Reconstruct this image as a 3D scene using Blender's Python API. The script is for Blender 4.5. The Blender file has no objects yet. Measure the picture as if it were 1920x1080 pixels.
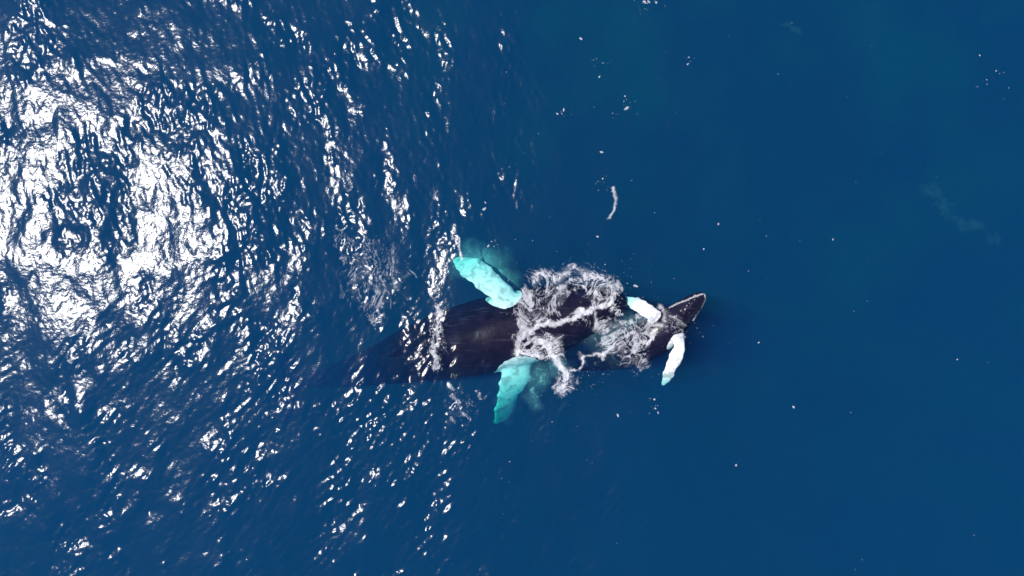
import bpy, math
import numpy as np
from mathutils import Vector
from mathutils.bvhtree import BVHTree

C = bpy.context.scene
COL = C.collection

# ------------------------------------------------------------------ camera
H = 27.6                 # drone height over the sea, metres
S = 0.0215               # metres per photo pixel (1920 wide) at the surface
cam_d = bpy.data.cameras.new('camera')
cam = bpy.data.objects.new('camera', cam_d); COL.objects.link(cam)
cam.location = (0, 0, H); cam.rotation_euler = (0, 0, 0)
cam_d.sensor_width = 36.0
cam_d.lens = (H / S) / 1920 * 36.0
cam_d.clip_start = 0.1; cam_d.clip_end = 6000
C.camera = cam

# ------------------------------------------------------------------ light
SUN_VEC = Vector((-17.5, 2.9, 27.6)).normalized()     # from the sea towards the sun
sun_el = math.asin(SUN_VEC.z)
sun_az = math.atan2(SUN_VEC.x, SUN_VEC.y)
world = bpy.data.worlds.new('World'); C.world = world; world.use_nodes = True
wn = world.node_tree.nodes; wl = world.node_tree.links; wn.clear()
sky = wn.new('ShaderNodeTexSky'); sky.sky_type = 'NISHITA'; sky.sun_disc = False
sky.sun_elevation = sun_el; sky.sun_rotation = sun_az
bg = wn.new('ShaderNodeBackground'); bg.inputs['Strength'].default_value = 0.11
wo = wn.new('ShaderNodeOutputWorld')
wl.new(sky.outputs[0], bg.inputs[0]); wl.new(bg.outputs[0], wo.inputs[0])
sun_d = bpy.data.lights.new('sun', 'SUN'); sun_d.energy = 4.6; sun_d.angle = math.radians(0.53)
sun_d.color = (1.0, 0.965, 0.93)
sun = bpy.data.objects.new('sun', sun_d); COL.objects.link(sun)
sun.rotation_euler = SUN_VEC.to_track_quat('Z', 'Y').to_euler()
C.view_settings.view_transform = 'Standard'; C.view_settings.look = 'None'
C.view_settings.exposure = 0.0; C.view_settings.gamma = 1.0
C.view_settings.use_curve_mapping = False
C.cycles.volume_bounces = 1
C.cycles.max_bounces = 8
C.cycles.transparent_max_bounces = 16
C.cycles.use_denoising = True

# ------------------------------------------------------------------ helpers
def P(px, py, z=0.0):
    """photo pixel -> place in the sea at height z"""
    k = (H - z) / H
    return Vector(((px - 960) * S * k, (540 - py) * S * k, z))

def mesh_obj(name, verts, faces, mat=None, smooth=True):
    me = bpy.data.meshes.new(name)
    me.from_pydata(verts, [], faces)
    if smooth:
        me.polygons.foreach_set('use_smooth', np.ones(len(me.polygons), dtype=bool))
    o = bpy.data.objects.new(name, me); COL.objects.link(o)
    if mat: me.materials.append(mat)
    return o

def grid_mesh(name, X, Y, Z, keep=None):
    """regular quad sheet from 2-D arrays, fast"""
    ny, nx = X.shape
    idx = np.arange(nx * ny).reshape(ny, nx)
    q = np.stack([idx[:-1, :-1], idx[:-1, 1:], idx[1:, 1:], idx[1:, :-1]], -1).reshape(-1, 4)
    co = np.stack([X, Y, Z], -1).reshape(-1, 3)
    if keep is not None:
        q = q[keep.reshape(-1)]
        used = np.unique(q)
        remap = np.full(nx * ny, -1); remap[used] = np.arange(len(used))
        q = remap[q]; co = co[used]
    else:
        used = np.arange(nx * ny)
    me = bpy.data.meshes.new(name)
    me.vertices.add(len(co)); me.vertices.foreach_set('co', co.astype(np.float32).ravel())
    me.loops.add(q.size); me.loops.foreach_set('vertex_index', q.astype(np.int32).ravel())
    me.polygons.add(len(q))
    me.polygons.foreach_set('loop_start', (np.arange(len(q)) * 4).astype(np.int32))
    me.update(calc_edges=True); me.validate()
    me.polygons.foreach_set('use_smooth', np.ones(len(me.polygons), dtype=bool))
    return me, used

def tag(o, label=None, cat=None, group=None, kind=None):
    if label: o['label'] = label
    if cat: o['category'] = cat
    if group: o['group'] = group
    if kind: o['kind'] = kind
    return o

rng = np.random.default_rng(11)
_T = rng.random((256, 256)).astype(np.float64)
def vnoise(x, y):
    xi = np.floor(x).astype(int); yi = np.floor(y).astype(int)
    fx = x - xi; fy = y - yi
    fx = fx * fx * fx * (fx * (fx * 6 - 15) + 10); fy = fy * fy * fy * (fy * (fy * 6 - 15) + 10)
    a = _T[yi & 255, xi & 255]; b = _T[yi & 255, (xi + 1) & 255]
    c = _T[(yi + 1) & 255, xi & 255]; d = _T[(yi + 1) & 255, (xi + 1) & 255]
    return (a + (b - a) * fx) * (1 - fy) + (c + (d - c) * fx) * fy
def fbm(x, y, o=4, g=0.5):
    s = 0; a = 1; t = 0
    for i in range(o):
        s = s + a * vnoise(x * 2 ** i + 17.3 * i, y * 2 ** i + 9.1 * i); t += a; a *= g
    return s / t
def sstep(a, b, x):
    t = np.clip((x - a) / (b - a), 0, 1); return t * t * (3 - 2 * t)
def seg_dist(X, Y, pts):
    """distance to a polyline and the position along it"""
    best = np.full(X.shape, 1e9)
    for (x0, y0), (x1, y1) in zip(pts[:-1], pts[1:]):
        dx, dy = x1 - x0, y1 - y0
        t = np.clip(((X - x0) * dx + (Y - y0) * dy) / (dx * dx + dy * dy + 1e-9), 0, 1)
        best = np.minimum(best, np.hypot(X - x0 - t * dx, Y - y0 - t * dy))
    return best

# ------------------------------------------------------------------ the sea surface as a field
NX, NY, D = 1024, 640, 0.05
def spectrum(lo, hi, wind, spread, seed, power=2):
    """height field with unit slope rms, wave lengths lo..hi metres"""
    r = np.random.default_rng(seed)
    kx = 2 * np.pi * np.fft.fftfreq(NX, D); ky = 2 * np.pi * np.fft.fftfreq(NY, D)
    KX, KY = np.meshgrid(kx, ky); K = np.hypot(KX, KY); K[0, 0] = 1
    L = 2 * np.pi / K
    band = np.exp(-0.5 * ((np.log(L) - 0.5 * (math.log(lo) + math.log(hi))) / (0.5 * (math.log(hi) - math.log(lo)))) ** 2)
    ang = np.arctan2(KY, KX) - wind
    dirw = (1 - spread) + spread * np.abs(np.cos(ang)) ** power
    amp = band * dirw / K ** 2                     # even slope energy per octave
    F = amp * (r.normal(size=K.shape) + 1j * r.normal(size=K.shape)); F[0, 0] = 0
    h = np.fft.ifft2(F).real
    gy, gx = np.gradient(h, D)
    return h / math.sqrt((gx ** 2 + gy ** 2).mean() / 2)
xs = (np.arange(NX) - NX / 2) * D; ys = (np.arange(NY) - NY / 2) * D
GX, GY = np.meshgrid(xs, ys)
PXg = GX / S + 960; PYg = 540 - GY / S            # where that is in the photo's pixels
swell = spectrum(5, 9, 0.15, 0.8, 1)
waves = spectrum(1.1, 3.0, 0.1, 0.45, 4)
chop = spectrum(0.5, 1.2, 0.0, 0.45, 6)
# the fine ripples run two ways: one train in the upper part, another in the lower part
side = sstep(-3.5, 4.5, GY + 2.5 * (fbm(GX * .2, GY * .2 + 60, 2) - .5))
ripple = side * spectrum(0.22, 0.50, 0.30, 0.88, 3, 5) + (1 - side) * spectrum(0.22, 0.50, -0.72, 0.92, 13, 6)
ripple2 = spectrum(0.20, 0.36, 0.0, 0.3, 23)
# gusts: ripples are strong in patches, the water between is smooth
gust = sstep(0.42, 0.66, fbm(GX * 0.62 + 40, GY * 0.40 + 3, 3) + 0.09 * sstep(600, 1000, PYg))
calm_right = 1 - 0.78 * sstep(680, 1260, PXg - 0.10 * np.abs(PYg - 540))
core = np.exp(-np.hypot((PXg - 190) / 150, (PYg - 430) / 260) ** 2)      # surface smoothed here, shaped to whiten the heart of the sun glitter
amp_r = (0.42 + 0.84 * gust) * (1 - 0.26 * core)
patches = [([(565, 165), (590, 215), (612, 260), (618, 310)], 16), ([(395, 175), (425, 220), (445, 265), (470, 340)], 20),
           ([(770, 395), (765, 425)], 12), ([(825, 300), (828, 335)], 8), ([(480, 650), (490, 700), (485, 770)], 28),
           ([(815, 590), (820, 680)], 14), ([(850, 720), (880, 770)], 16), ([(510, 470), (520, 500)], 18),
           ([(640, 430), (660, 520), (700, 600)], 26), ([(500, 30), (560, 60)], 12), ([(690, 710), (700, 790)], 26), ([(640, 900), (600, 1040)], 30), ([(760, 880), (770, 1000)], 40), ([(870, 770), (880, 830)], 18), ([(800, 200), (815, 260)], 12), ([(900, 640), (905, 700)], 14), ([(940, 880), (950, 1000)], 30), ([(1010, 780), (1020, 800)], 10)]
boost = np.zeros_like(GX)
for pts, w in patches:
    boost = np.maximum(boost, np.exp(-(seg_dist(PXg, PYg, pts) / w) ** 2))
amp_r = amp_r + 0.62 * boost
SEA = 0.022 * swell + 0.054 * waves * (0.62 + 0.62 * gust) * (1 - 0.18 * core) * (1 - 0.22 * np.exp(-np.hypot((PXg - 470) / 170, (PYg - 230) / 170) ** 2)) * (1 + 0.25 * sstep(650, 1000, PYg)) * (1 - 0.45 * sstep(700, 1200, PXg)) \
    + calm_right * amp_r * (0.056 * chop + 0.066 * ripple + 0.050 * ripple2)
edge = sstep(0, 2.0, 25.6 - np.abs(GX)) * sstep(0, 2.0, 16.0 - np.abs(GY))
SEA = SEA * edge
def sea_z(x, y):
    i = np.clip((np.asarray(x) / D + NX / 2), 0, NX - 1.001); j = np.clip((np.asarray(y) / D + NY / 2), 0, NY - 1.001)
    i0 = i.astype(int); j0 = j.astype(int); fi = i - i0; fj = j - j0
    return (SEA[j0, i0] * (1 - fi) + SEA[j0, i0 + 1] * fi) * (1 - fj) + (SEA[j0 + 1, i0] * (1 - fi) + SEA[j0 + 1, i0 + 1] * fi) * fj

# ------------------------------------------------------------------ materials
def new_mat(name):
    m = bpy.data.materials.new(name); m.use_nodes = True
    m.node_tree.nodes.clear(); return m, m.node_tree.nodes, m.node_tree.links
def N(nodes, kind, **kw):
    n = nodes.new(kind)
    for k, v in kw.items(): setattr(n, k, v)
    return n
def math_node(nodes, links, op, a, b=None):
    n = nodes.new('ShaderNodeMath'); n.operation = op
    for i, v in enumerate((a, b)):
        if v is None: continue
        if hasattr(v, 'links'): links.new(v, n.inputs[i])
        else: n.inputs[i].default_value = v
    return n.outputs[0]

def sea_material():
    m, n, l = new_mat('sea water')
    out = N(n, 'ShaderNodeOutputMaterial')
    tr = N(n, 'ShaderNodeBsdfTransparent')
    gl = N(n, 'ShaderNodeBsdfAnisotropic'); gl.distribution = 'BECKMANN'
    gl.inputs['Roughness'].default_value = 0.205
    tc = N(n, 'ShaderNodeTexCoord')
    n1 = N(n, 'ShaderNodeTexNoise'); n1.inputs['Scale'].default_value = 9.0; n1.inputs['Detail'].default_value = 3.0
    l.new(tc.outputs['Object'], n1.inputs['Vector'])
    bp = N(n, 'ShaderNodeBump'); bp.inputs['Strength'].default_value = 1.0; bp.inputs['Distance'].default_value = 0.009
    l.new(n1.outputs['Fac'], bp.inputs['Height'])
    l.new(bp.outputs['Normal'], gl.inputs['Normal'])
    geo = N(n, 'ShaderNodeNewGeometry')
    dot = N(n, 'ShaderNodeVectorMath', operation='DOT_PRODUCT')
    l.new(geo.outputs['Normal'], dot.inputs[0]); l.new(geo.outputs['Incoming'], dot.inputs[1])
    c = math_node(n, l, 'ABSOLUTE', dot.outputs['Value'])
    c = math_node(n, l, 'SUBTRACT', 1.0, c)
    c = math_node(n, l, 'POWER', c, 5.0)
    c = math_node(n, l, 'MULTIPLY', c, 0.98)
    c = math_node(n, l, 'ADD', c, 0.02)
    # capillary ripples too small to build: a second, wider lobe
    g2 = N(n, 'ShaderNodeBsdfAnisotropic'); g2.distribution = 'BECKMANN'; g2.inputs['Roughness'].default_value = 0.32
    l.new(bp.outputs['Normal'], g2.inputs['Normal'])
    mg = N(n, 'ShaderNodeMixShader'); mg.inputs[0].default_value = 0.07
    l.new(gl.outputs[0], mg.inputs[1]); l.new(g2.outputs[0], mg.inputs[2])
    mix = N(n, 'ShaderNodeMixShader')
    l.new(c, mix.inputs[0]); l.new(tr.outputs[0], mix.inputs[1]); l.new(mg.outputs[0], mix.inputs[2])
    l.new(mix.outputs[0], out.inputs['Surface'])
    # clear deep water: reds die first, blue is scattered most
    sc = N(n, 'ShaderNodeVolumeScatter'); sc.inputs['Color'].default_value = (0.010, 0.040, 0.178, 1); sc.inputs['Density'].default_value = 0.5
    ab = N(n, 'ShaderNodeVolumeAbsorption')
    # absorption = (1-colour)*density
    ab.inputs['Color'].default_value = (0.30, 0.918, 0.905, 1); ab.inputs['Density'].default_value = 1.0
    add = N(n, 'ShaderNodeAddShader'); l.new(sc.outputs[0], add.inputs[0]); l.new(ab.outputs[0], add.inputs[1])
    l.new(add.outputs[0], out.inputs['Volume'])
    return m

def whale_material(name='whale skin'):
    m, n, l = new_mat(name)
    out = N(n, 'ShaderNodeOutputMaterial'); b = N(n, 'ShaderNodeBsdfPrincipled'); l.new(b.outputs[0], out.inputs[0])
    at = N(n, 'ShaderNodeAttribute', attribute_name='white')
    tc = N(n, 'ShaderNodeTexCoord')
    nz = N(n, 'ShaderNodeTexNoise'); nz.inputs['Scale'].default_value = 2.2; nz.inputs['Detail'].default_value = 6
    l.new(tc.outputs['Object'], nz.inputs['Vector'])
    dark = N(n, 'ShaderNodeValToRGB')
    dark.color_ramp.elements[0].position = 0.35; dark.color_ramp.elements[0].color = (0.006, 0.006, 0.018, 1)
    dark.color_ramp.elements[1].position = 0.75; dark.color_ramp.elements[1].color = (0.014, 0.011, 0.034, 1)
    l.new(nz.outputs['Fac'], dark.inputs[0])
    nw = N(n, 'ShaderNodeTexNoise'); nw.inputs['Scale'].default_value = 3.2; nw.inputs['Detail'].default_value = 6; nw.inputs['Distortion'].default_value = 0.6
    l.new(tc.outputs['Object'], nw.inputs['Vector'])
    wht = N(n, 'ShaderNodeValToRGB')
    wht.color_ramp.elements[0].position = 0.36; wht.color_ramp.elements[0].color = (0.50, 0.52, 0.54, 1)
    wht.color_ramp.elements[1].position = 0.52; wht.color_ramp.elements[1].color = (0.90, 0.90, 0.90, 1)
    l.new(nw.outputs['Fac'], wht.inputs[0])
    # ragged border between black and white skin
    s = math_node(n, l, 'ADD', at.outputs['Fac'], math_node(n, l, 'MULTIPLY', math_node(n, l, 'SUBTRACT', nw.outputs['Fac'], 0.5), 0.9))
    mr = N(n, 'ShaderNodeMapRange'); mr.inputs[1].default_value = 0.42; mr.inputs[2].default_value = 0.58
    l.new(s, mr.inputs[0])
    # long pale scratches along the back
    mp = N(n, 'ShaderNodeMapping'); mp.inputs['Scale'].default_value = (0.35, 5.0, 3.0); mp.inputs['Rotation'].default_value = (0, 0, -0.22)
    l.new(tc.outputs['Object'], mp.inputs[0])
    ns = N(n, 'ShaderNodeTexNoise'); ns.inputs['Scale'].default_value = 1.6; ns.inputs['Detail'].default_value = 5; l.new(mp.outputs[0], ns.inputs['Vector'])
    ms_ = N(n, 'ShaderNodeMapRange'); ms_.inputs[1].default_value = 0.60; ms_.inputs[2].default_value = 0.72; ms_.inputs[4].default_value = 0.6
    l.new(ns.outputs['Fac'], ms_.inputs[0])
    md = N(n, 'ShaderNodeMix', data_type='RGBA'); l.new(ms_.outputs[0], md.inputs[0]); l.new(dark.outputs[0], md.inputs[6]); md.inputs[7].default_value = (0.07, 0.055, 0.09, 1)
    mx = N(n, 'ShaderNodeMix', data_type='RGBA')
    l.new(mr.outputs[0], mx.inputs[0]); l.new(md.outputs[2], mx.inputs[6]); l.new(wht.outputs[0], mx.inputs[7])
    l.new(mx.outputs[2], b.inputs['Base Color'])
    b.inputs['Roughness'].default_value = 0.26
    # wet skin shines in air; under water its index nearly matches the water's
    gp = N(n, 'ShaderNodeNewGeometry'); sx = N(n, 'ShaderNodeSeparateXYZ'); l.new(gp.outputs['Position'], sx.inputs[0])
    mi = N(n, 'ShaderNodeMapRange'); mi.inputs[1].default_value = -0.05; mi.inputs[2].default_value = 0.02
    mi.inputs[3].default_value = 1.04; mi.inputs[4].default_value = 1.36
    l.new(sx.outputs['Z'], mi.inputs[0]); l.new(mi.outputs[0], b.inputs['IOR'])
    n2 = N(n, 'ShaderNodeTexNoise'); n2.inputs['Scale'].default_value = 5.0; n2.inputs['Detail'].default_value = 5
    l.new(tc.outputs['Object'], n2.inputs['Vector'])
    bp = N(n, 'ShaderNodeBump'); bp.inputs['Strength'].default_value = 0.6; bp.inputs['Distance'].default_value = 0.02
    l.new(n2.outputs['Fac'], bp.inputs['Height']); l.new(bp.outputs['Normal'], b.inputs['Normal'])
    return m

def foam_material(name, col=(0.72, 0.72, 0.76)):
    m, n, l = new_mat(name)
    out = N(n, 'ShaderNodeOutputMaterial')
    at = N(n, 'ShaderNodeAttribute', attribute_name='cover')
    d = N(n, 'ShaderNodeBsdfDiffuse'); t = N(n, 'ShaderNodeBsdfTransparent')
    tc = N(n, 'ShaderNodeTexCoord')
    nz = N(n, 'ShaderNodeTexNoise'); nz.inputs['Scale'].default_value = 14.0; nz.inputs['Detail'].default_value = 5
    l.new(tc.outputs['Object'], nz.inputs['Vector'])
    cr = N(n, 'ShaderNodeValToRGB')
    cr.color_ramp.elements[0].position = 0.3; cr.color_ramp.elements[0].color = (col[0] * .72, col[1] * .72, col[2] * .76, 1)
    cr.color_ramp.elements[1].position = 0.6; cr.color_ramp.elements[1].color = (*col, 1)
    l.new(nz.outputs['Fac'], cr.inputs[0]); l.new(cr.outputs[0], d.inputs['Color'])
    bp = N(n, 'ShaderNodeBump'); bp.inputs['Strength'].default_value = 0.8; bp.inputs['Distance'].default_value = 0.03
    l.new(nz.outputs['Fac'], bp.inputs['Height']); l.new(bp.outputs['Normal'], d.inputs['Normal'])
    mix = N(n, 'ShaderNodeMixShader')
    l.new(at.outputs['Fac'], mix.inputs[0]); l.new(t.outputs[0], mix.inputs[1]); l.new(d.outputs[0], mix.inputs[2])
    l.new(mix.outputs[0], out.inputs['Surface'])
    return m

M_SEA = sea_material(); M_WHALE = whale_material()
M_FOAM = foam_material('white foam')

# ------------------------------------------------------------------ the sea: one closed body of water
def build_sea():
    r = np.array([0.4, 1.2, 3, 7, 15, 32, 70, 150, 320, 700, 1500])
    X1 = np.concatenate([(xs[0] - r)[::-1], xs, xs[-1] + r])
    Y1 = np.concatenate([(ys[0] - r)[::-1], ys, ys[-1] + r])
    X, Y = np.meshgrid(X1, Y1)
    Z = np.zeros_like(X); k = len(r); Z[k:-k, k:-k] = SEA
    me, _ = grid_mesh('water', X, Y, Z)
    # sides and bottom
    import bmesh
    bm = bmesh.new(); bm.from_mesh(me)
    border = [e for e in bm.edges if len(e.link_faces) == 1]
    ret = bmesh.ops.extrude_edge_only(bm, edges=border)
    vs = [g for g in ret['geom'] if isinstance(g, bmesh.types.BMVert)]
    for v in vs: v.co.z = -90.0
    es = [e for e in ret['geom'] if isinstance(e, bmesh.types.BMEdge) and len(e.link_faces) == 1]
    bmesh.ops.holes_fill(bm, edges=es, sides=0)
    bmesh.ops.recalc_face_normals(bm, faces=bm.faces[:])
    bm.to_mesh(me); bm.free()
    me.materials.append(M_SEA)
    o = bpy.data.objects.new('water', me); COL.objects.link(o)
    tag(o, 'deep blue sea water with sun glitter', kind='structure')
    return o
water = build_sea()

# unseen floor added under the sea, shallower at upper right to lighten the water
def build_added_seabed():
    a = np.concatenate([[-1400, -500, -180, -90], np.arange(-60, 60.1, 0.8), [90, 180, 500, 1400]])
    X, Y = np.meshgrid(a, a)
    Z = -26 + 11.0 * sstep(-6, 26, X * .75 + Y * .9) + 3.0 * (fbm(X * .07 + 5, Y * .07, 4) - .5) * 2
    me, _ = grid_mesh('added_seabed', X, Y, Z)
    m, n, l = new_mat('added sand and rock')
    out = N(n, 'ShaderNodeOutputMaterial'); d = N(n, 'ShaderNodeBsdfDiffuse'); l.new(d.outputs[0], out.inputs[0])
    tc = N(n, 'ShaderNodeTexCoord'); nz = N(n, 'ShaderNodeTexNoise'); nz.inputs['Scale'].default_value = 0.16; nz.inputs['Detail'].default_value = 6
    l.new(tc.outputs['Object'], nz.inputs['Vector'])
    cr = N(n, 'ShaderNodeValToRGB')
    cr.color_ramp.elements[0].position = 0.40; cr.color_ramp.elements[0].color = (0.06, 0.06, 0.05, 1)
    cr.color_ramp.elements[1].position = 0.62; cr.color_ramp.elements[1].color = (0.36, 0.36, 0.34, 1)
    l.new(nz.outputs['Fac'], cr.inputs[0]); l.new(cr.outputs[0], d.inputs['Color'])
    me.materials.append(m)
    o = bpy.data.objects.new('added_seabed', me); COL.objects.link(o); tag(o, 'added floor of pale sand and dark rock, shaped to vary the tone of the water', kind='structure')
build_added_seabed()

# ------------------------------------------------------------------ whales
def catmull(pts, n):
    pts = np.array(pts, float); k = len(pts)
    t = np.linspace(0, k - 1, n); out = []
    for u in t:
        i = min(int(u), k - 2); f = u - i
        p0 = pts[max(i - 1, 0)]; p1 = pts[i]; p2 = pts[i + 1]; p3 = pts[min(i + 2, k - 1)]
        out.append(0.5 * ((2 * p1) + (-p0 + p2) * f + (2 * p0 - 5 * p1 + 4 * p2 - p3) * f * f + (-p0 + 3 * p1 - 3 * p2 + p3) * f ** 3))
    return np.array(out)

def loft(stations, n_len, n_ring, up=Vector((0, 0, 1)), power=1.0):
    """stations: (x,y,z, half_width, half_up, half_down). closed tube with tapered ends"""
    st = catmull(stations, n_len); V = []; F = []
    for i, s in enumerate(st):
        a = st[max(i - 1, 0)]; b = st[min(i + 1, n_len - 1)]
        T = Vector(b[:3] - a[:3]).normalized()
        side = T.cross(up).normalized(); nrm = side.cross(T).normalized()
        w, hu, hd = [max(q, 0.004) for q in s[3:6]]
        for j in range(n_ring):
            t = 2 * math.pi * j / n_ring; c, sn = math.cos(t), math.sin(t)
            cc = math.copysign(abs(c) ** power, c); ss = math.copysign(abs(sn) ** power, sn)
            V.append(Vector(s[:3]) + side * (w * cc) + nrm * ((hu if sn > 0 else hd) * ss))
    for i in range(n_len - 1):
        for j in range(n_ring):
            a = i * n_ring + j; b = i * n_ring + (j + 1) % n_ring
            F.append((a, b, b + n_ring, a + n_ring))
    F.append(tuple(range(n_ring))[::-1]); F.append(tuple((n_len - 1) * n_ring + j for j in range(n_ring)))
    return V, F

def st_px(rows):
    """rows: px, py, z_centre, half width px, half up m, half down m"""
    out = []
    for px, py, z, w, hu, hd in rows:
        p = P(px, py, z); out.append((p.x, p.y, p.z, w * S * (H - z) / H, hu, hd))
    return out

def flipper_pieces(axis, n=60, scallop=0.05, up=Vector((0, 0, 1))):
    """axis rows: px,py,z, chord half px (towards lead), thickness m"""
    rows = st_px([(a[0], a[1], a[2], a[3], a[4], a[4] * .8) for a in axis])
    V, F = loft(rows, n, 20, up=up, power=0.9)
    # knobs along the leading edge
    for i in range(n):
        k = 1 + scallop * 3 * (max(0, math.sin(i * 0.62 + math.sin(i * .21))) ** 2 - 0.25 * math.sin(i * 0.23 + 1))
        c = sum((V[i * 20 + j] for j in range(20)), Vector()) / 20
        for j in list(range(0, 4)) + list(range(17, 20)):
            V[i * 20 + j] = c + (V[i * 20 + j] - c) * k
        k = 1 + 0.10 * math.sin(i * 0.35 + 2) * math.sin(i * 0.13) + 0.05 * math.sin(i * 0.9)      # worn trailing edge
        for j in range(7, 14):
            V[i * 20 + j] = c + (V[i * 20 + j] - c) * k
    return V, F

def build_whale(name, pieces, white_axes, voxel, bumps):
    V, F = [], []
    for v, f in pieces:
        o = len(V); V += v; F += [tuple(q + o for q in ff) for ff in f]
    me = bpy.data.meshes.new(name + '_raw'); me.from_pydata([tuple(v) for v in V], [], F)
    tmp = bpy.data.objects.new(name + '_raw', me); COL.objects.link(tmp)
    md = tmp.modifiers.new('r', 'REMESH'); md.mode = 'VOXEL'; md.voxel_size = voxel
    ms = tmp.modifiers.new('s', 'SMOOTH'); ms.factor = 0.5; ms.iterations = 40
    dg = bpy.context.evaluated_depsgraph_get()
    me2 = bpy.data.meshes.new_from_object(tmp.evaluated_get(dg))
    bpy.data.objects.remove(tmp); bpy.data.meshes.remove(me)
    me2.name = name
    co = np.empty(len(me2.vertices) * 3, np.float32); me2.vertices.foreach_get('co', co); co = co.reshape(-1, 3).astype(float)
    nr = np.empty(len(me2.vertices) * 3, np.float32); me2.vertices.foreach_get('normal', nr); nr = nr.reshape(-1, 3)
    for (bx, by, bz, r, h) in bumps:
        d = np.linalg.norm(co - np.array((bx, by, bz)), axis=1)
        co += nr * (h * np.exp(-(d / r) ** 2))[:, None]
    me2.vertices.foreach_set('co', co.astype(np.float32).ravel())
    w = np.zeros(len(co))
    for ax, rad in white_axes:
        ax = np.array(ax); best = np.full(len(co), 9.0)
        for a, b in zip(ax[:-1], ax[1:]):
            ab = b - a; t = np.clip(((co - a) @ ab) / (ab @ ab), 0, 1)
            best = np.minimum(best, np.linalg.norm(co - (a + t[:, None] * ab), axis=1) )
        w = np.maximum(w, 1 - sstep(rad * 0.9, rad * 1.25, best))
    at = me2.attributes.new('white', 'FLOAT', 'POINT'); at.data.foreach_set('value', w.astype(np.float32))
    me2.polygons.foreach_set('use_smooth', np.ones(len(me2.polygons), dtype=bool))
    me2.materials.clear(); me2.materials.append(M_WHALE)
    me2.update()
    o = bpy.data.objects.new(name, me2); COL.objects.link(o)
    return o

def ax3(rows):
    return [tuple(P(r[0], r[1], r[2])) for r in rows]

# --- the large whale: swims to the right, back awash, tail sinking away
A_body = st_px([
    (560, 716, -7.2, 10, 0.16, 0.22), (605, 710, -6.0, 17, 0.30, 0.34), (660, 698, -4.6, 28, 0.50, 0.55),
    (725, 680, -3.1, 41, 0.80, 0.80), (785, 661, -2.05, 55, 1.10, 1.05), (850, 644, -1.50, 65, 1.28, 1.25),
    (910, 630, -1.30, 71, 1.33, 1.45), (970, 616, -1.21, 71, 1.28, 1.50), (1030, 600, -1.10, 66, 1.16, 1.40),
    (1085, 585, -0.98, 54, 1.02, 1.20), (1130, 574, -0.84, 38, 0.84, 0.90), (1160, 567, -0.70, 22, 0.55, 0.55), (1176, 563, -0.66, 7, 0.18, 0.2)])
A_up = [(975, 582, -0.95, 13, 0.20), (948, 554, -0.62, 19, 0.17), (922, 534, -0.60, 24, 0.13), (898, 513, -0.75, 27, 0.10), (872, 496, -1.1, 21, 0.07), (851, 484, -1.6, 7, 0.03)]
A_lo = [(985, 655, -1.1, 20, 0.20), (972, 690, -1.0, 27, 0.17), (963, 718, -1.2, 29, 0.13), (953, 746, -1.9, 24, 0.10), (946, 770, -3.0, 22, 0.07), (939, 792, -4.2, 16, 0.03)]
def fluke(cx, cy, z, ang, span, chord):
    """two lobes with a notch, in the water plane; returns loft pieces"""
    out = []
    for s in (-1, 1):
        rows = []
        for t, back, c in ((0, 0.0, 1.0), (.35, 0.10, 0.85), (.7, 0.35, 0.5), (1.0, 0.75, 0.06)):
            lx = -back * chord - 0.0; ly = s * t * span / 2
            x = cx + lx * math.cos(ang) - ly * math.sin(ang); y = cy + lx * math.sin(ang) + ly * math.cos(ang)
            rows.append((x, y, z - 0.1 * t, c * chord / 2, 0.10 * (1 - .6 * t), 0.08 * (1 - .6 * t)))
        out.append(loft(rows, 18, 14))
    return out
pf = P(560, 716, -7.2)
dorsal = loft([(*P(790, 652, -1.35), .07, .2, .4), (*P(770, 656, -1.5), .10, .62, .4), (*P(756, 659, -1.55), .09, .78, .4), (*P(746, 662, -1.7), .05, .75, .4)], 14, 12)
ridge = loft([(*P(650, 697, -4.5), .1, .35, .3), (*P(705, 672, -3.0), .12, .50, .3), (*P(760, 656, -1.6), .12, .42, .3), (*P(800, 648, -1.2), .06, .2, .3)], 16, 10)
A_pieces = [loft(A_body, 70, 36), flipper_pieces(A_up, up=Vector((.22, .25, 1))), flipper_pieces(A_lo, up=Vector((.35, -.05, 1))), ridge, dorsal] + fluke(pf.x - .3, pf.y, pf.z, 0.15, 4.2, 1.1)
bA = []
rb = np.random.default_rng(5)
for k in range(26):          # knobs on the upper jaw
    t = k / 26; px = 1085 + 80 * t; py = 587 - 22 * t + (rb.random() - .5) * 50 * (1 - t * .7)
    p = P(px, py, 0.0); bA.append((p.x, p.y, 0.0 - 0.1 * rb.random(), 0.09, 0.05))
whaleA = build_whale('humpback_whale', A_pieces, [(ax3(A_up[1:]), .62), (ax3(A_lo[1:]), .86)], 0.042, bA)
tag(whaleA, 'large dark humpback whale with pale turquoise flippers, back awash and head in foam', 'whale', 'humpback whales at the surface')

# --- the smaller whale: snout up out of the water, white flippers
B_body = st_px([
    (1052, 686, -2.8, 8, 0.14, 0.16), (1085, 680, -2.0, 15, 0.28, 0.3), (1125, 672, -1.35, 24, 0.44, 0.5),
    (1170, 657, -0.95, 32, 0.60, 0.7), (1210, 640, -0.66, 36, 0.60, 0.75), (1245, 618, -0.45, 36, 0.62, 0.75),
    (1270, 595, -0.30, 27, 0.54, 0.60), (1292, 576, -0.14, 20, 0.42, 0.45), (1307, 563, -0.03, 16, 0.32, 0.32), (1318, 553, 0.02, 9, 0.16, 0.15), (1321, 550, 0.02, 4, 0.1, 0.1)])
B_up = [(1252, 612, -0.15, 12, 0.18), (1236, 597, -0.02, 12, 0.13), (1217, 585, 0.04, 14, 0.10), (1199, 574, -0.06, 15, 0.08), (1183, 565, -0.5, 11, 0.06), (1166, 556, -1.1, 3, 0.03)]
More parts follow.
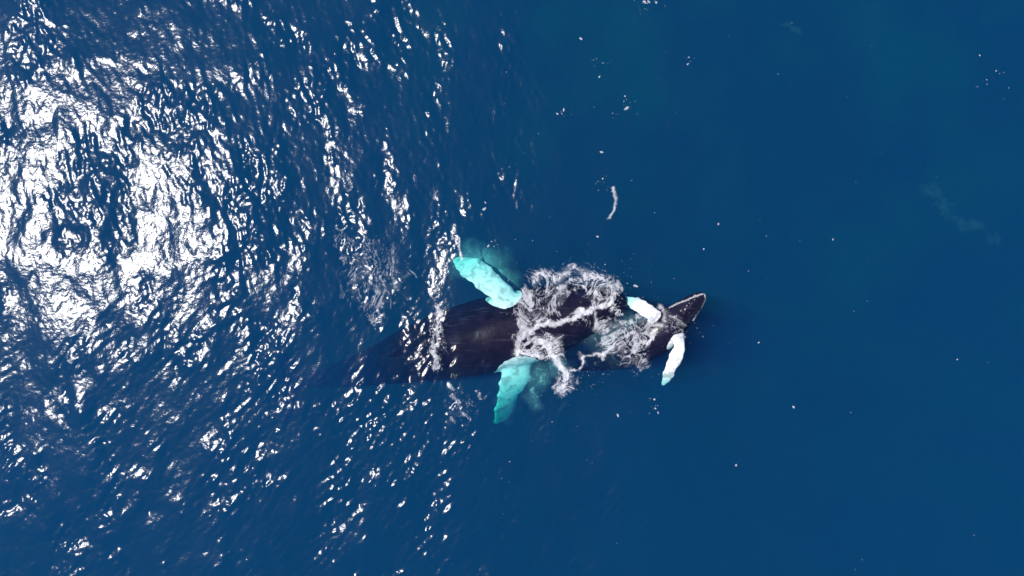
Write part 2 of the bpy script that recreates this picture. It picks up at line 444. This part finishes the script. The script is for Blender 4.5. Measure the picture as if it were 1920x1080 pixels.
B_lo = [(1268, 618, -0.25, 15, 0.18), (1275, 645, 0.02, 10, 0.12), (1268, 668, 0.07, 14, 0.10), (1258, 690, 0.0, 12, 0.08), (1251, 708, -0.3, 11, 0.06), (1242, 723, -0.75, 4, 0.03)]
pb = P(1052, 686, -2.8)
B_pieces = [loft(B_body, 60, 32), flipper_pieces(B_up), flipper_pieces(B_lo)] + fluke(pb.x - .15, pb.y, pb.z, 0.0, 2.0, 0.55)
bB = []
for k in range(22):
    t = k / 22; px = 1268 + 45 * t; py = 596 - 40 * t + (rb.random() - .5) * 34 * (1 - t * .8)
    p = P(px, py, 0.2); bB.append((p.x, p.y, 0.22, 0.06, 0.035))
whaleB = build_whale('humpback_whale', B_pieces, [(ax3(B_up[2:]), .44), (ax3(B_lo[1:]), .42)], 0.035, bB)
tag(whaleB, 'smaller dark humpback whale with bright white flippers and snout poking out of clear water', 'whale', 'humpback whales at the surface')

# ------------------------------------------------------------------ foam
bvhs = []
for o in (whaleA, whaleB):
    vs = [v.co.copy() for v in o.data.vertices]; fs = [tuple(p.vertices) for p in o.data.polygons]
    bvhs.append(BVHTree.FromPolygons(vs, fs))
def top_z(x, y):
    z = -9.0
    for b in bvhs:
        h = b.ray_cast(Vector((x, y, 5)), Vector((0, 0, -1)), 6.0)
        if h[0] is not None: z = max(z, h[0].z)
    return z

def foam_patch(name, box, strokes, blobs, holes, seed, label, lift=0.015, scale=1.0, mat=None, sharp=1.0, cell=0.024, height=0.06, sink=0.0, op=1.0, warp=34, stretch=1.0, soft=0.0):
    """strokes: (points px, width px, strength); blobs: (cx, cy, rx, ry, strength); lacy sheet of foam riding on the water or on a whale's back"""
    x0, y0 = P(box[0], box[3])[:2]; x1, y1 = P(box[2], box[1])[:2]
    X, Y = np.meshgrid(np.arange(x0, x1, cell), np.arange(y0, y1, cell))
    px = X / S + 960; py = 540 - Y / S
    # warp so nothing is straight
    wx = (fbm(X * 1.6 + seed, Y * 1.6, 4) - .5) * warp; wy = (fbm(X * 1.6, Y * 1.6 + seed + 31, 4) - .5) * warp
    qx = px + wx; qy = py + wy
    dens = np.zeros_like(X)
    for pts, w, s in strokes:
        d = seg_dist(qx, qy, pts) / w
        dens = np.maximum(dens, s * np.exp(-d ** 2 * 0.9))
    for cx, cy, rx, ry, s in blobs:
        d = np.hypot((qx - cx) / rx, (qy - cy) / ry)
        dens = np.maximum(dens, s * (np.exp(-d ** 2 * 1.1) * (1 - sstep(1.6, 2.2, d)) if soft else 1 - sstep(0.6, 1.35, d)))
    for cx, cy, rx, ry, s in holes:
        d = np.hypot((qx - cx) / rx, (qy - cy) / ry)
        dens = dens * (1 - s * (1 - sstep(0.6, 1.2, d)))
    # curled threads: ridges of warped noise
    u = X * 2.2 * scale + 5.0 * fbm(X * 1.1 + seed, Y * 1.1, 2); v = Y * 2.2 * scale * stretch + 5.0 * stretch * fbm(X * 1.1, Y * 1.1 + seed * 2, 2)
    r1 = 1 - np.abs(2 * fbm(u + seed, v, 3, .5) - 1) * 4.6
    r2 = 1 - np.abs(2 * fbm(u * 2.1 + 50, v * 2.1 + seed, 3, .6) - 1) * 4.6
    r3 = fbm(X * 9 + seed, Y * 9, 3)
    lace = np.clip(0.55 * np.clip(r1, 0, 1) + 0.5 * np.clip(r2, 0, 1) + 0.42 * (r3 - .42), 0, 1)
    field = dens * 1.22 + lace * 0.95 - 0.90
    cover = sstep(-0.02, 0.30 / sharp, field) * sstep(0.04, 0.2, dens)
    cover = np.clip(cover, 0, 1) * np.clip(0.20 + dens * 0.78, 0, 0.97) * (0.70 + 0.30 * sstep(.3, .6, fbm(X * 5 + seed, Y * 5, 3, .5)))
    veil = 0.30 * sstep(0.2, 0.9, dens) * sstep(.35, .75, fbm(X * 3 + seed, Y * 3 + 9, 4))
    cover = np.maximum(cover, veil) * op
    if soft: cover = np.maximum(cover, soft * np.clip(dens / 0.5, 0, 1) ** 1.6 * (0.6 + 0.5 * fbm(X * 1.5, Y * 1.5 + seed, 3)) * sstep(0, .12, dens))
    cell_c = np.maximum(np.maximum(cover[:-1, :-1], cover[1:, 1:]), np.maximum(cover[1:, :-1], cover[:-1, 1:]))
    keep = cell_c > 0.006
    need = np.zeros(X.shape, bool)
    need[:-1, :-1] |= keep; need[1:, 1:] |= keep; need[1:, :-1] |= keep; need[:-1, 1:] |= keep
    Z = sea_z(X, Y).copy()
    if sink == 0.0:
        jj, ii = np.nonzero(need)
        T = np.full(X.shape, -9.0)
        for j, i in zip(jj, ii): T[j, i] = top_z(X[j, i], Y[j, i])
        Z = np.maximum(Z, np.minimum(T, Z + 0.6))
    Z = Z + lift - sink + height * cover * (0.3 + lace) * (0.4 + fbm(X * 5, Y * 5 + seed, 3))
    me, used = grid_mesh(name, X, Y, Z, keep)
    at = me.attributes.new('cover', 'FLOAT', 'POINT'); at.data.foreach_set('value', cover.reshape(-1)[used].astype(np.float32))
    me.materials.append(mat or M_FOAM)
    o = bpy.data.objects.new(name, me); COL.objects.link(o)
    return tag(o, label, 'foam', kind='stuff')

foam_patch('sea_foam', (930, 460, 1210, 760),
    [([(1000, 530), (1035, 520), (1070, 503), (1105, 512), (1140, 520), (1152, 545), (1148, 575), (1160, 590)], 14, .76),
     ([(1040, 540), (1075, 528), (1105, 538), (1125, 560)], 9, .75),
     ([(973, 552), (978, 580), (985, 605)], 12, .75), ([(985, 560), (1000, 590), (1012, 605)], 14, .72),
     ([(985, 628), (1008, 606), (1050, 601), (1090, 591), (1130, 580), (1150, 572)], 6.5, 1.1),
     ([(1010, 606), (985, 630), (972, 645), (966, 662)], 13, .95), ([(966, 655), (988, 660), (1012, 670)], 9, 1.0),
     ([(1012, 638), (1036, 662), (1054, 684), (1060, 702)], 11, 1.1), ([(1060, 700), (1056, 722)], 13, .85),
     ([(1065, 686), (1098, 674), (1130, 667), (1150, 655)], 4.5, .85)],
    [(1025, 560, 50, 30, .52), (1110, 548, 50, 44, .56), (1012, 648, 48, 26, .66), (1085, 605, 30, 8, .3), (1058, 715, 24, 24, .6)],
    [(1075, 572, 34, 12, .9), (1092, 552, 15, 10, .7), (1042, 620, 26, 9, .9), (1080, 640, 28, 20, .9)],
    3, 'thick white churned foam washing over the head of the large whale', scale=1.35, cell=0.021)
foam_patch('sea_foam', (1090, 570, 1250, 720),
    [([(1112, 590), (1118, 612), (1135, 632), (1160, 650)], 8, .75), ([(1150, 628), (1180, 628), (1190, 650), (1178, 668)], 9, .85),
     ([(1190, 655), (1215, 645), (1222, 628)], 7, .95), ([(1140, 618), (1165, 600), (1190, 608)], 6, .7), ([(1205, 600), (1225, 625)], 8, .6)],
    [(1178, 640, 50, 36, .60), (1145, 622, 44, 28, .52), (1205, 605, 30, 22, .60), (1190, 682, 34, 15, .55)], [(1082, 640, 26, 20, 1.0)],
    8, 'lacy white foam behind the white flippers of the smaller whale', cell=0.02, scale=1.5, op=.92)
foam_patch('sea_foam', (1195, 540, 1335, 660),
    [([(1255, 578), (1282, 566), (1303, 554), (1319, 550), (1322, 560), (1314, 580), (1300, 600)], 2.0, 1.0),
     ([(1250, 590), (1270, 600), (1285, 612)], 4, .6), ([(1262, 625), (1280, 620), (1285, 635)], 4, .65), ([(1238, 575), (1248, 585), (1245, 600)], 6, .85), ([(1216, 592), (1232, 606), (1248, 612)], 5, .7), ([(1272, 632), (1282, 640)], 4, .7)],
    [(1262, 608, 24, 22, .40)], [], 12, 'thin white rim of water round the snout of the smaller whale', cell=0.016, height=0.03, scale=1.8, warp=9, op=.7)
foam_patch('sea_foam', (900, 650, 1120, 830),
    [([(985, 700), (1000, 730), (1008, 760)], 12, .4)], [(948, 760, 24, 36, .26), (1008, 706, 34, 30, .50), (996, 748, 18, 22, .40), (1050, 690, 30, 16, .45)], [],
    21, 'faint greenish bubbles and painted glow beside the lower flipper of the large whale', sink=0.9, cell=0.03, op=.9, soft=.25)  # soft part of the sheet paints a halo of light round the flipper
foam_patch('sea_foam', (600, 400, 800, 640),
    [([(690, 450), (692, 500), (700, 545)], 9, .55), ([(722, 520), (716, 560), (708, 600)], 9, .58), ([(622, 450), (640, 420)], 6, .5),
     ([(738, 535), (770, 510)], 6, .5), ([(640, 530), (645, 560)], 6, .5), ([(640, 490), (655, 486)], 5, .5)],
    [(700, 520, 60, 80, .36), (640, 450, 30, 28, .32), (715, 555, 22, 50, .40), (690, 485, 35, 20, .40)], [], 30, 'thin lacy foam streaks drifting behind the large whale', cell=0.026, height=0.02, op=0.7, scale=2.6, stretch=.45)
foam_patch('sea_foam', (760, 520, 890, 740),
    [([(818, 570), (826, 600), (818, 640), (822, 690)], 8, .7), ([(808, 610), (812, 660)], 5, .6)], [(820, 630, 16, 60, .42)], [],
    41, 'narrow band of sun glints painted as white foam across the back of the large whale', cell=0.018, scale=3.2, height=0.03, warp=26, stretch=.5)  # foam sheet standing in for sun glints on the wet back
foam_patch('sea_foam', (1125, 340, 1170, 425),
    [([(1150, 352), (1154, 375), (1150, 392), (1142, 408)], 3.2, .95)], [], [], 50, 'small white crescent of foam alone on smooth blue water', cell=0.018, scale=2.4, warp=8, op=.7)

foam_patch('sea_foam', (840, 440, 880, 500),
    [([(861, 448), (860, 462), (866, 486)], 3.0, .95)], [], [], 61, 'short white splash line over the tip of the upper flipper', cell=0.018, scale=1.8, warp=8)
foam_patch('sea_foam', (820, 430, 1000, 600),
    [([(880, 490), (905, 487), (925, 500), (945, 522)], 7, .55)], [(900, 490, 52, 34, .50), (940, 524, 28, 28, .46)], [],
    66, 'greenish bubbles and painted glow trailing behind the upper flipper of the large whale', sink=1.25, cell=0.04, op=.85, scale=1.2, soft=.55)  # bubble lace plus a soft veil painting the light scattered off the flipper
foam_patch('sea_foam', (1740, 320, 1920, 480),
    [([(1762, 350), (1790, 378), (1840, 410), (1900, 440)], 14, .8)], [], [], 70, 'faint pale streak of bubbles deep under smooth water', sink=0.9, cell=0.08, op=.032, scale=.6, warp=50)
foam_patch('sea_foam', (1480, 10, 1540, 50),
    [([(1495, 28), (1520, 34)], 8, .8)], [], [], 71, 'small faint pale smudge of bubbles under the surface', sink=0.9, cell=0.06, op=.05, scale=.8)

foam_patch('sea_foam', (815, 680, 925, 820),
    [([(846, 715), (850, 728)], 5, .62), ([(848, 745), (858, 756)], 7, .7), ([(872, 752), (876, 766)], 5, .6), ([(866, 780), (880, 786)], 4, .66), ([(843, 778), (848, 788)], 4, .55), ([(893, 730), (896, 742)], 4, .55)], [(862, 755, 26, 36, .30)], [],
    77, 'broken white dabs of sun glint painted as foam just below the body of the large whale', cell=0.02, scale=2.6, warp=20, height=0.03)  # bright dabs of glitter put in as pieces of foam
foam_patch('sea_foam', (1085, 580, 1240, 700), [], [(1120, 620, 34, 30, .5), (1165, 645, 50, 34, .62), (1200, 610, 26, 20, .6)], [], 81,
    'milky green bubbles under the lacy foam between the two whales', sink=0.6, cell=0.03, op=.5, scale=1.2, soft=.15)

# ------------------------------------------------------------------ flecks of foam floating on the calm side
def flecks():
    r = np.random.default_rng(9); V = []; F = []
    big = [(1089, 72, 4), (1124, 144, 4), (1175, 203, 6), (1172, 180, 3), (1057, 206, 4), (1045, 213, 3), (1128, 285, 5), (1120, 444, 4),
           (1347, 420, 4), (1561, 449, 3), (1870, 132, 3), (1320, 467, 3), (1290, 120, 3), (1192, 536, 5), (1158, 778, 4), (1228, 765, 4),
           (1226, 748, 4), (1233, 773, 3), (1487, 763, 4), (1382, 874, 4), (1422, 642, 3), (1795, 674, 3), (1209, 4, 5), (1216, 3, 4), (1230, 5, 4),
           (1130, 335, 3), (1149, 355, 2), (908, 392, 5), (910, 380, 3), (916, 461, 4), (907, 510, 3)]
    pts = list(big)
    for k in range(150):
        x = 940 + 980 * r.random() ** 1.6; y = 1080 * r.random()
        pts.append((x, y, 0.7 + 1.2 * r.random() ** 3))
    for cx, cy, n_, sp in ((1175, 195, 14, 10), (1125, 120, 8, 8), (1130, 340, 10, 8), (1058, 210, 8, 9), (1290, 115, 8, 8), (1215, 8, 18, 14), (1850, 150, 10, 22), (1225, 755, 8, 9), (930, 450, 8, 14)):
        for k in range(n_): pts.append((cx + r.normal() * sp, cy + r.normal() * sp, 0.8 + 1.6 * r.random() ** 2))
    # fine spray thrown out round the two heads
    for cx, cy, n_, sx_, sy_ in ((1060, 510, 90, 60, 22), (1160, 560, 50, 22, 36), (1060, 725, 60, 34, 24), (1130, 690, 60, 60, 16), (1210, 570, 24, 26, 14), (1290, 615, 20, 16, 18), (990, 560, 40, 22, 26)):
        for k in range(n_): pts.append((cx + r.normal() * sx_, cy + r.normal() * sy_, 0.6 + 1.3 * r.random() ** 3))
    cov = []
    for i_, (px, py, s) in enumerate(pts):
        cov += [0.6 if i_ < len(big) else 0.12 + 0.6 * r.random() ** 2] * 10
        n_ = 9; o = len(V); ang = r.random() * 6.28; el = 1 + r.random() * 1.2; c = P(px, py)
        zc = max(float(sea_z(c.x, c.y)), top_z(c.x, c.y)); rr = s * S * 0.45
        V.append((c.x, c.y, zc + 0.012 + rr * .3))
        for j in range(n_):
            t = 2 * math.pi * j / n_; q = rr * (0.6 + 0.6 * r.random())
            a, b = q * math.cos(t) * el, q * math.sin(t)
            x = c.x + a * math.cos(ang) - b * math.sin(ang); y = c.y + a * math.sin(ang) + b * math.cos(ang)
            V.append((x, y, zc + 0.008))
        for j in range(n_): F.append((o, o + 1 + j, o + 1 + (j + 1) % n_))
    o = mesh_obj('foam_flecks', V, F, M_FOAM)
    at = o.data.attributes.new('cover', 'FLOAT', 'POINT'); at.data.foreach_set('value', np.array(cov, np.float32))
    tag(o, 'tiny white flecks of foam scattered over smooth blue water', 'foam', kind='stuff')
flecks()
